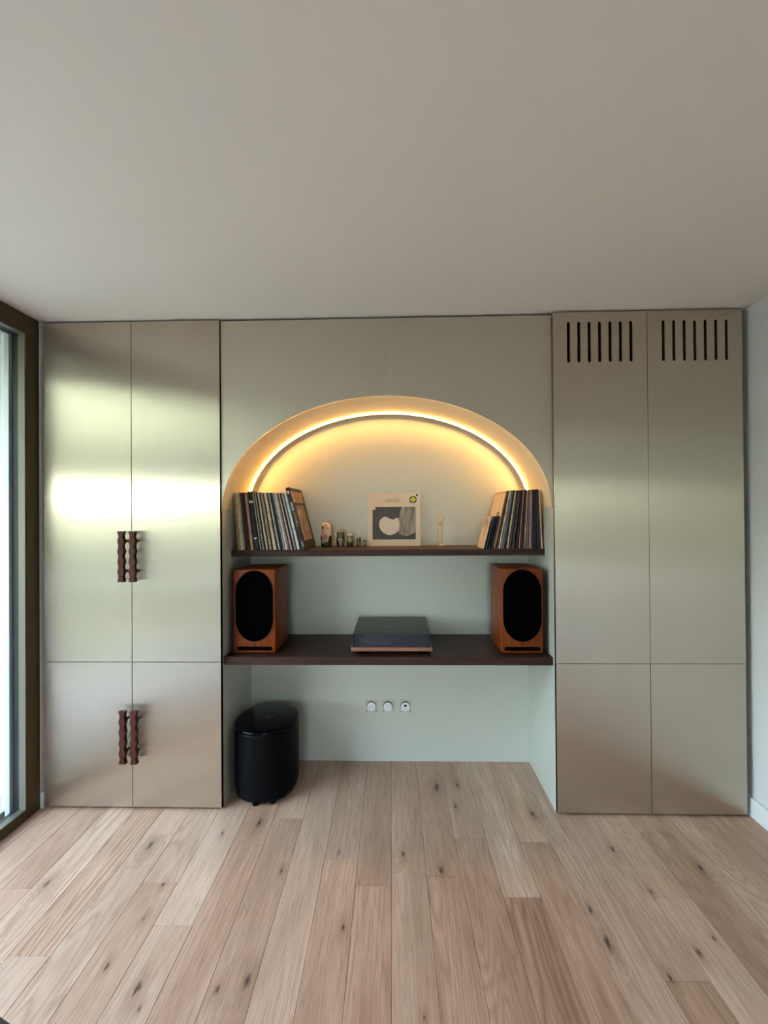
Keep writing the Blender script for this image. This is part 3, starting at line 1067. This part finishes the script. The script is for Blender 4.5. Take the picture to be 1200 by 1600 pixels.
flat('sticker_diamond', [(.0888 + a, 1.580 + b) for a, b in ((-.021, 0), (0, -.021), (.021, 0), (0, .021))], .0018, plain('yellow_print', (.80, .62, .02), .5), st)
flat('sticker_dot', disc(.112, 1.6065, .0062, n=20), .0014, plain('maroon_print', (.05, .012, .015), .5), st)

# ------------------------------------------------------------------ nesting dolls
def doll(x, y, r, h, paint, lab):
    bm = bmesh.new()
    prof = [(0, 0), (.80, 0), (.86, .02), (.95, .14), (1.0, .30), (1.0, .42), (.95, .52), (.87, .60), (.855, .64), (.88, .70), (.89, .78), (.84, .87), (.68, .94), (.42, .985), (0, 1.0)]
    fine = []
    for (a, b), (c, d) in zip(prof, prof[1:]):
        for k in range(3): fine.append((a + (c - a) * k / 3, b + (d - b) * k / 3))
    fine.append(prof[-1])
    fine = [(0, 0)] + fine[3:]
    lathe(bm, (x, y, ZU), [(a * r, b * h) for a, b in fine], 40)
    lay = bm.verts.layers.float_color.new('paint')
    for v in bm.verts:
        u = (v.co.x - x) / r
        q = (v.co.z - ZU) / h
        front = v.co.y <= y + .2 * r
        v[lay] = (*paint(u, q, front), 1)
    o = obj('nesting_doll', bm, M['doll'], smooth=True)
    tag(o, lab, 'doll', 'row of nesting dolls on the upper shelf')


dm = NT('painted_lacquer')
at = dm.n('Attribute', attribute_name='paint')
dm.P(col=at.outputs['Color'], rough=.22, coat=.4)
M['doll'] = dm.m


def el(u, q, cu, cq, ru, rq): return ((u - cu) / ru) ** 2 + ((q - cq) / rq) ** 2 < 1


def p1(u, q, f):
    if not f: return (.03, .03, .03)
    if el(u, q, -.52, .80, .17, .07) or el(u, q, .42, .76, .10, .06) or el(u, q, .1, .9, .12, .05): return (.10, .06, .03)
    if el(u, q, .02, .40, .42, .13): return (.42, .22, .20)
    if q > .62: return (.74, .58, .42)
    if abs(abs(u + .02) - (.28 + (q - .2) * 1.05)) < .13 and q > .2: return (.68, .55, .44)
    if q > .48: return (.70, .56, .44)
    if el(u, q, -.45, .25, .5, .08): return (.45, .40, .34)
    if .05 < q < .22 and abs(u) < .6: return (.03, .11, .06)
    return (.025, .018, .015)


def p2(u, q, f):
    if not f: return (.02, .03, .015)
    if abs(u) < .62 and .55 < q < .86: return (.10, .18, .05)
    if el(u, q, 0, .42, .6, .12): return (.34, .27, .24)
    if abs(u) < .16 and q < .35: return (.40, .38, .28)
    if q < .4 and u > .2: return (.20, .14, .06)
    if .86 < q < .95: return (.28, .26, .17)
    return (.02, .028, .014)


def p3(u, q, f):
    if q > .84: return (.44, .42, .38)
    if f and el(u, q, .05, .58, .85, .22): return (.20, .20, .09)
    if q < .36: return (.025, .035, .038)
    return (.07, .075, .04)


def p4(u, q, f):
    if f and abs(u) < .22: return (.10, .20, .09)
    if f and u > .45 and q < .5: return (.30, .18, .09)
    return (.03, .055, .022)


def p5(u, q, f):
    if f and el(u, q, .05, .55, .4, .25): return (.55, .42, .25)
    if q < .3: return (.28, .11, .03)
    return (.05, .05, .015)


doll(-.4225, 2.875, .0325, .1440, p1, 'largest nesting doll, cream-headed with dark lower half, nearest the left records')
doll(-.3405, 2.892, .0250, .1030, p2, 'second largest nesting doll, dark green with a lighter green face')
doll(-.2838, 2.886, .0200, .0790, p3, 'middle-sized nesting doll with pale grey top and olive face')
doll(-.2343, 2.905, .0143, .0540, p4, 'second smallest nesting doll, green, between the middle-sized and tiny one')
doll(-.2003, 2.905, .0095, .0385, p5, 'tiny smallest nesting doll in brown and green beside the propped record sleeve')


# ------------------------------------------------------------------ crystal figurine (woman with arms joined overhead)
def skin(name, nodes, edges, mat, parent, root=0, lev=2):
    me = bpy.data.meshes.new('tmp')
    me.from_pydata([n[:3] for n in nodes], edges, [])
    o = bpy.data.objects.new('tmp', me)
    COL.objects.link(o)
    o.modifiers.new('s', 'SKIN')
    o.modifiers['s'].use_smooth_shade = True
    for v, nd in zip(me.skin_vertices[0].data, nodes):
        v.radius = (nd[3], nd[4] if len(nd) > 4 else nd[3])
        v.use_root = False
    me.skin_vertices[0].data[root].use_root = True
    sm = o.modifiers.new('u', 'SUBSURF')
    sm.levels = sm.render_levels = lev
    dg = bpy.context.evaluated_depsgraph_get()
    m2 = bpy.data.meshes.new_from_object(o.evaluated_get(dg))
    bpy.data.objects.remove(o)
    return mobj(name, m2, mat, parent, smooth=True)


FXc, FYc, FZ0 = .2485, 2.905, ZU
fg = empty('figurine', (FXc, FYc, FZ0), 'slender clear crystal figurine of a woman with arms joined overhead', 'figurine')
def N(dx, dz, r, dy=0.0, r2=None): return (FXc + dx, FYc + dy, FZ0 + dz, r * 1.25, (r2 or r) * 1.25)
nodes = [N(.0, .100, .0165, 0, .0125),      # 0 hips
         N(.0, .122, .0115, 0, .0095),      # 1 waist
         N(-.001, .140, .0150, 0, .0110),   # 2 chest
         N(-.001, .152, .0165, 0, .0085),   # 3 shoulders
         N(-.001, .160, .0060),             # 4 neck
         N(.002, .078, .0150, 0, .0125),    # 5 thighs
         N(.003, .050, .0125, 0, .0110),    # 6 knees
         N(.003, .026, .0105, 0, .0100),    # 7 calves
         N(.004, .010, .0120, 0, .0115),    # 8 ankles
         N(-.018, .158, .0050), N(-.0225, .168, .0042), N(-.016, .182, .0036), N(-.0075, .1945, .0024),
         N(.0165, .158, .0050), N(.0215, .169, .0042), N(.011, .183, .0036), N(-.005, .1945, .0024)]
edges = [(0, 1), (1, 2), (2, 3), (3, 4), (0, 5), (5, 6), (6, 7), (7, 8), (3, 9), (9, 10), (10, 11), (11, 12), (3, 13), (13, 14), (14, 15), (15, 16)]
skin('figure', nodes, edges, M['crystal'], fg)
bm = bmesh.new()
for dx in (-.0085, .0045):
    lathe(bm, (FXc + dx - .001, FYc - .010, FZ0 + .1345), [(0, 0), (.004, .0012), (.0062, .005), (.006, .008), (.003, .011), (0, .012)], 14)
obj('bust', bm, M['crystal'], fg, smooth=True)
bm = bmesh.new()
lathe(bm, (FXc - .001, FYc, FZ0 + .1615), [(0, 0), (.005, .002), (.0075, .007), (.0075, .011), (.0055, .016), (0, .019)], 18, .9, 1)
obj('head', bm, M['crystal'], fg, smooth=True)
bm = bmesh.new()
lathe(bm, (FXc + .003, FYc, FZ0), [(0, 0), (.0195, 0), (.0205, .003), (.0185, .008), (.0135, .012), (0, .013)], 24)
obj('base', bm, M['crystal'], fg, smooth=True)

# ------------------------------------------------------------------ wall sockets
for k, (sx, kind, lab) in enumerate(((-.1712, 'power', 'unfinished white power socket without cover plate, leftmost of three under the lower shelf'),
                                      (-.0705, 'power', 'unfinished white power socket without cover plate, middle of three under the lower shelf'),
                                      (.0345, 'data', 'unfinished white data socket with one dark opening, rightmost of three under the lower shelf'))):
    sz = .3325
    s = empty('wall_socket', (sx, YB, sz), lab, 'socket', 'three wall sockets under the lower shelf')
    q = .0365
    o = [(sx - q, sz - q), (sx + q, sz - q), (sx + q, sz + q), (sx - q, sz + q)]
    fr = plate('frame', o, [disc(sx, sz, .0295, n=28)] + [[(sx + a + c_, sz + b + d_) for c_, d_ in ((-.004, -.002), (.004, -.002), (.004, .002), (-.004, .002))]
               for a, b in ((0, .0325), (0, -.0325))], YB - .004, YB - .0005, M['socket_metal'], s)
    for a, b in ((-1, -1), (1, -1), (1, 1), (-1, 1)):
        bm = bmesh.new()
        cyl(bm, (sx + a * .030, sz + b * .030), 'y', .0035, YB - .006, YB - .0035, 10)
        obj('screw', bm, M['steel'], s)
    bm = bmesh.new()
    cyl(bm, (sx, sz), 'y', .0315, YB - .0030, YB - .0005, 28)
    obj('well', bm, M['hole'], s)
    bm = bmesh.new()
    cyl(bm, (sx, sz - .002), 'y', .0268, YB - .013, YB - .0025, 32, bev=.002)
    fc = obj('face', bm, M['white_plastic'], s, smooth=True)
    bm = bmesh.new()
    if kind == 'power':
        for a, b in ((-.0095, -.001), (.0095, -.001), (0, .0085)): cyl(bm, (sx + a, sz + b), 'y', .0026, YB - .0135, YB - .012, 10)
        obj('pin_holes', bm, M['grey_mark'] if False else M['dark_mark'], fc)
    else:
        box(bm, sx - .0068, sx + .0068, YB - .0136, YB - .012, sz + .0005, sz + .0135)
        obj('port', bm, M['hole'], fc)

# ------------------------------------------------------------------ subwoofer
SXc, SYc, SA, SB, SH = -.728, 2.700, .167, .198, .381
sw = empty('subwoofer', (SXc, SYc, 0), 'black oval floor-standing subwoofer under the lower shelf', 'subwoofer')
def oval(s, n=64, a0=0, a1=2 * math.pi, dr=0.0, p=2.25):
    out = []
    for k in range(n + (0 if a1 - a0 > 6.2 else 1)):
        t = a0 + (a1 - a0) * k / n
        c, s_ = math.cos(t), math.sin(t)
        out.append((SXc + (SA * s + dr) * math.copysign(abs(c) ** (2 / p), c), SYc + (SB * s + dr) * math.copysign(abs(s_) ** (2 / p), s_)))
    return out
bm = bmesh.new()
rings = []
for s, z in ((.86, .014), (.93, .018), (.965, .028), (.985, .05), (.992, .09), (.992, .355), (.98, .362)):
    rings.append([bm.verts.new((x, y, z)) for x, y in oval(s)])
for a, b in zip(rings, rings[1:]):
    for i in range(64): bm.faces.new((a[i], a[(i + 1) % 64], b[(i + 1) % 64], b[i]))
bm.faces.new(rings[0][::-1]); bm.faces.new(rings[-1])
obj('body', bm, M['black_satin'], sw, smooth=True)
bm = bmesh.new()
rings = []
for s, z in ((.975, .3625), (1.0, .365), (1.0, .374), (.985, .380), (.94, .382)):
    rings.append([bm.verts.new((x, y, z)) for x, y in oval(s)])
for a, b in zip(rings, rings[1:]):
    for i in range(64): bm.faces.new((a[i], a[(i + 1) % 64], b[(i + 1) % 64], b[i]))
bm.faces.new(rings[0][::-1]); bm.faces.new(rings[-1])
tp = obj('top_cover', bm, M['black_gloss'], sw, smooth=True)
tp['label'] = 'glossy black top cover'
bm = bmesh.new()
lathe(bm, (SXc + .013, SYc + .01, .3815), [(.0135, 0), (.0205, 0), (.0205, .0016), (.0135, .0016)], 32)
bmesh.ops.delete(bm, geom=[f for f in bm.faces if len(f.verts) > 4], context='FACES_ONLY')
obj('ring_emblem', bm, plain('emblem_grey', (.10, .10, .10), .3), tp)
# curved front cover panel, slightly proud of the body
bm = bmesh.new()
a0, a1 = math.radians(229), math.radians(318)
lo, hi = oval(.992, 30, a0, a1, .004), oval(.975, 30, a0, a1, 0)
v = [[bm.verts.new((x, y, z)) for x, y in lo] for z in (.035, .352)] + [[bm.verts.new((x, y, z)) for x, y in hi] for z in (.035, .352)]
for i in range(30):
    bm.faces.new((v[0][i], v[0][i + 1], v[1][i + 1], v[1][i]))
    bm.faces.new((v[2][i], v[3][i], v[3][i + 1], v[2][i + 1]))
    bm.faces.new((v[1][i], v[1][i + 1], v[3][i + 1], v[3][i]))
    bm.faces.new((v[0][i], v[2][i], v[2][i + 1], v[0][i + 1]))
for i in (0, 30): bm.faces.new((v[0][i], v[1][i], v[3][i], v[2][i]))
obj('front_cover', bm, plain('black_fabric', (.0022, .0022, .0028), .45, spec=.07), sw, smooth=True)
for a in (45, 135, 262, 300):
    x, y = SXc + SA * .78 * math.cos(math.radians(a)), SYc + SB * .86 * math.sin(math.radians(a))
    bm = bmesh.new()
    cyl(bm, (x, y), 'z', .016, 0, .016, 16)
    obj('foot', bm, M['black_satin'], sw)

# ------------------------------------------------------------------ low table cut off by the lower left corner of the photo
tb = empty('side_table', (-1.08, .78, 0), 'dark wooden table corner just entering at the lower left', 'table')
tdark = wood('blackened_wood', (.03, .018, .010), (.010, .006, .004), 'x', .5)
d1 = Vector((.92, -.395)).normalized()
d2 = Vector((-d1.y, d1.x)) * -1
c0 = Vector((-1.165, 1.170))
tw, td = .42, .42
cor = [c0, c0 + d1 * tw, c0 + d1 * tw + d2 * td, c0 + d2 * td]
obj('tabletop', PR([tuple(c) for c in cor], 'z', .395, .42, bev=.002), tdark, tb)
ctr = sum(cor, Vector((0, 0))) / 4
for c in cor:
    q = ctr + (c - ctr) * .84
    obj('leg', B(q.x - .016, q.x + .016, q.y - .016, q.y + .016, 0, .395, bev=.002), tdark, tb)

# ------------------------------------------------------------------ outdoors, seen through the windows and in the metal doors
struct('ground', B(-40, 40, -40, 40, -.32, -.22), M['lawn'], 'green lawn around the house')
bm = B(-3.3, XWL - .2, -9.6, 4.0, -.22, -.02)
box(bm, XWL - .2, XWR + 1.5, -9.6, YREAR - .2, -.22, -.02)
struct('terrace', bm, M['terrace'], 'pale stone terrace outside the windows')
struct('wall_outside', B(-4.2, XWL - .205, 2.62, 2.85, -.02, 3.0), M['stucco'], 'rough white stucco wing wall outside the left window')
struct('canopy', B(-3.6, XWL - .205, 1.55, 2.62, 2.44, 2.62), M['canopy'], 'beige rendered canopy above the terrace')


def tree(x, y, h, r, base, lab, seed):
    t = empty('tree', (x, y, -.22), lab, 'tree', 'trees beyond the terrace')
    rr = random.Random(seed)
    bm = bmesh.new()
    lathe(bm, (x, y, -.22), [(.16, 0), (.11, .3 * h), (.07, .6 * h), (0, .75 * h)], 10)
    obj('trunk', bm, M['bark'], t, smooth=True)
    bm = bmesh.new()
    for k in range(16):
        rk = r * rr.uniform(.42, .62)
        q = Vector((x + rr.uniform(-.75, .75) * r, y + rr.uniform(-.75, .75) * r, base + rk + (h - base - 2 * rk) * rr.random() ** 1.7))
        m = bmesh.ops.create_icosphere(bm, subdivisions=3, radius=rk, matrix=Matrix.Translation(q))
        for v in m['verts']:
            d = (v.co - q)
            v.co = q + d * (1 + rr.uniform(-.2, .2))
    obj('crown', bm, M['foliage'], t)


for k, (x, y, h, r, base, lab) in enumerate((
        (-8.2, -6.0, 6.6, 2.3, 2.4, 'tall tree nearest the left window'), (-7.8, -9.8, 7.0, 2.4, 2.5, 'second tree of the row along the lawn'),
        (-8.6, -13.6, 7.2, 2.5, 2.6, 'third tree of the row along the lawn'), (-7.6, -17.6, 7.4, 2.6, 2.8, 'fourth tree of the row along the lawn'),
        (-9.5, -22.0, 8.0, 2.8, 3.0, 'farthest tree of the row along the lawn'), (-3.5, -20.5, 5.0, 2.2, 2.2, 'round tree facing the rear glass door'),
        (3.0, -21.5, 5.6, 2.4, 2.2, 'large tree at the right of the rear lawn'),
        (-8.0, -2.7, 4.0, 1.7, 2.0, 'added low tree screening the sky, left of the tall ones'), (-8.3, .1, 3.9, 1.7, 2.0, 'added low tree screening the sky, straight out from the left window'),  # low trees added out of view to block sky reflected in the doors
        (-8.0, 2.6, 4.0, 1.6, 2.0, 'added low tree screening the sky, beside the stucco wing wall'))):
    tree(x, y, h, r, base, lab, k)


def hedge(x0, x1, y0, y1, h, lab):  # unseen hedges added to narrow the bright sky gap at the horizon
    bm = bmesh.new()
    rr = random.Random(int(x0 * 7 + y0))
    box(bm, x0, x1, y0, y1, -.22, h)
    bmesh.ops.subdivide_edges(bm, edges=bm.edges, cuts=14, use_grid_fill=True)
    for v in bm.verts:
        if v.co.z > 0: v.co += Vector((rr.uniform(-.15, .15), rr.uniform(-.15, .15), rr.uniform(-.25, .12)))
    tag(obj('hedge', bm, M['foliage']), lab, 'hedge', 'added hedges screening the horizon at the lawn edge')


hedge(-25.5, -24, -9, 8, 2.2, 'added low hedge screening the horizon at the far left of the lawn')
hedge(-25.5, -24, -33, -9.3, 2.5, 'added taller hedge screening the horizon at the far left corner of the lawn')
hedge(-23.4, 12, -36, -33.5, 2.5, 'added long hedge screening the horizon at the far rear of the lawn')
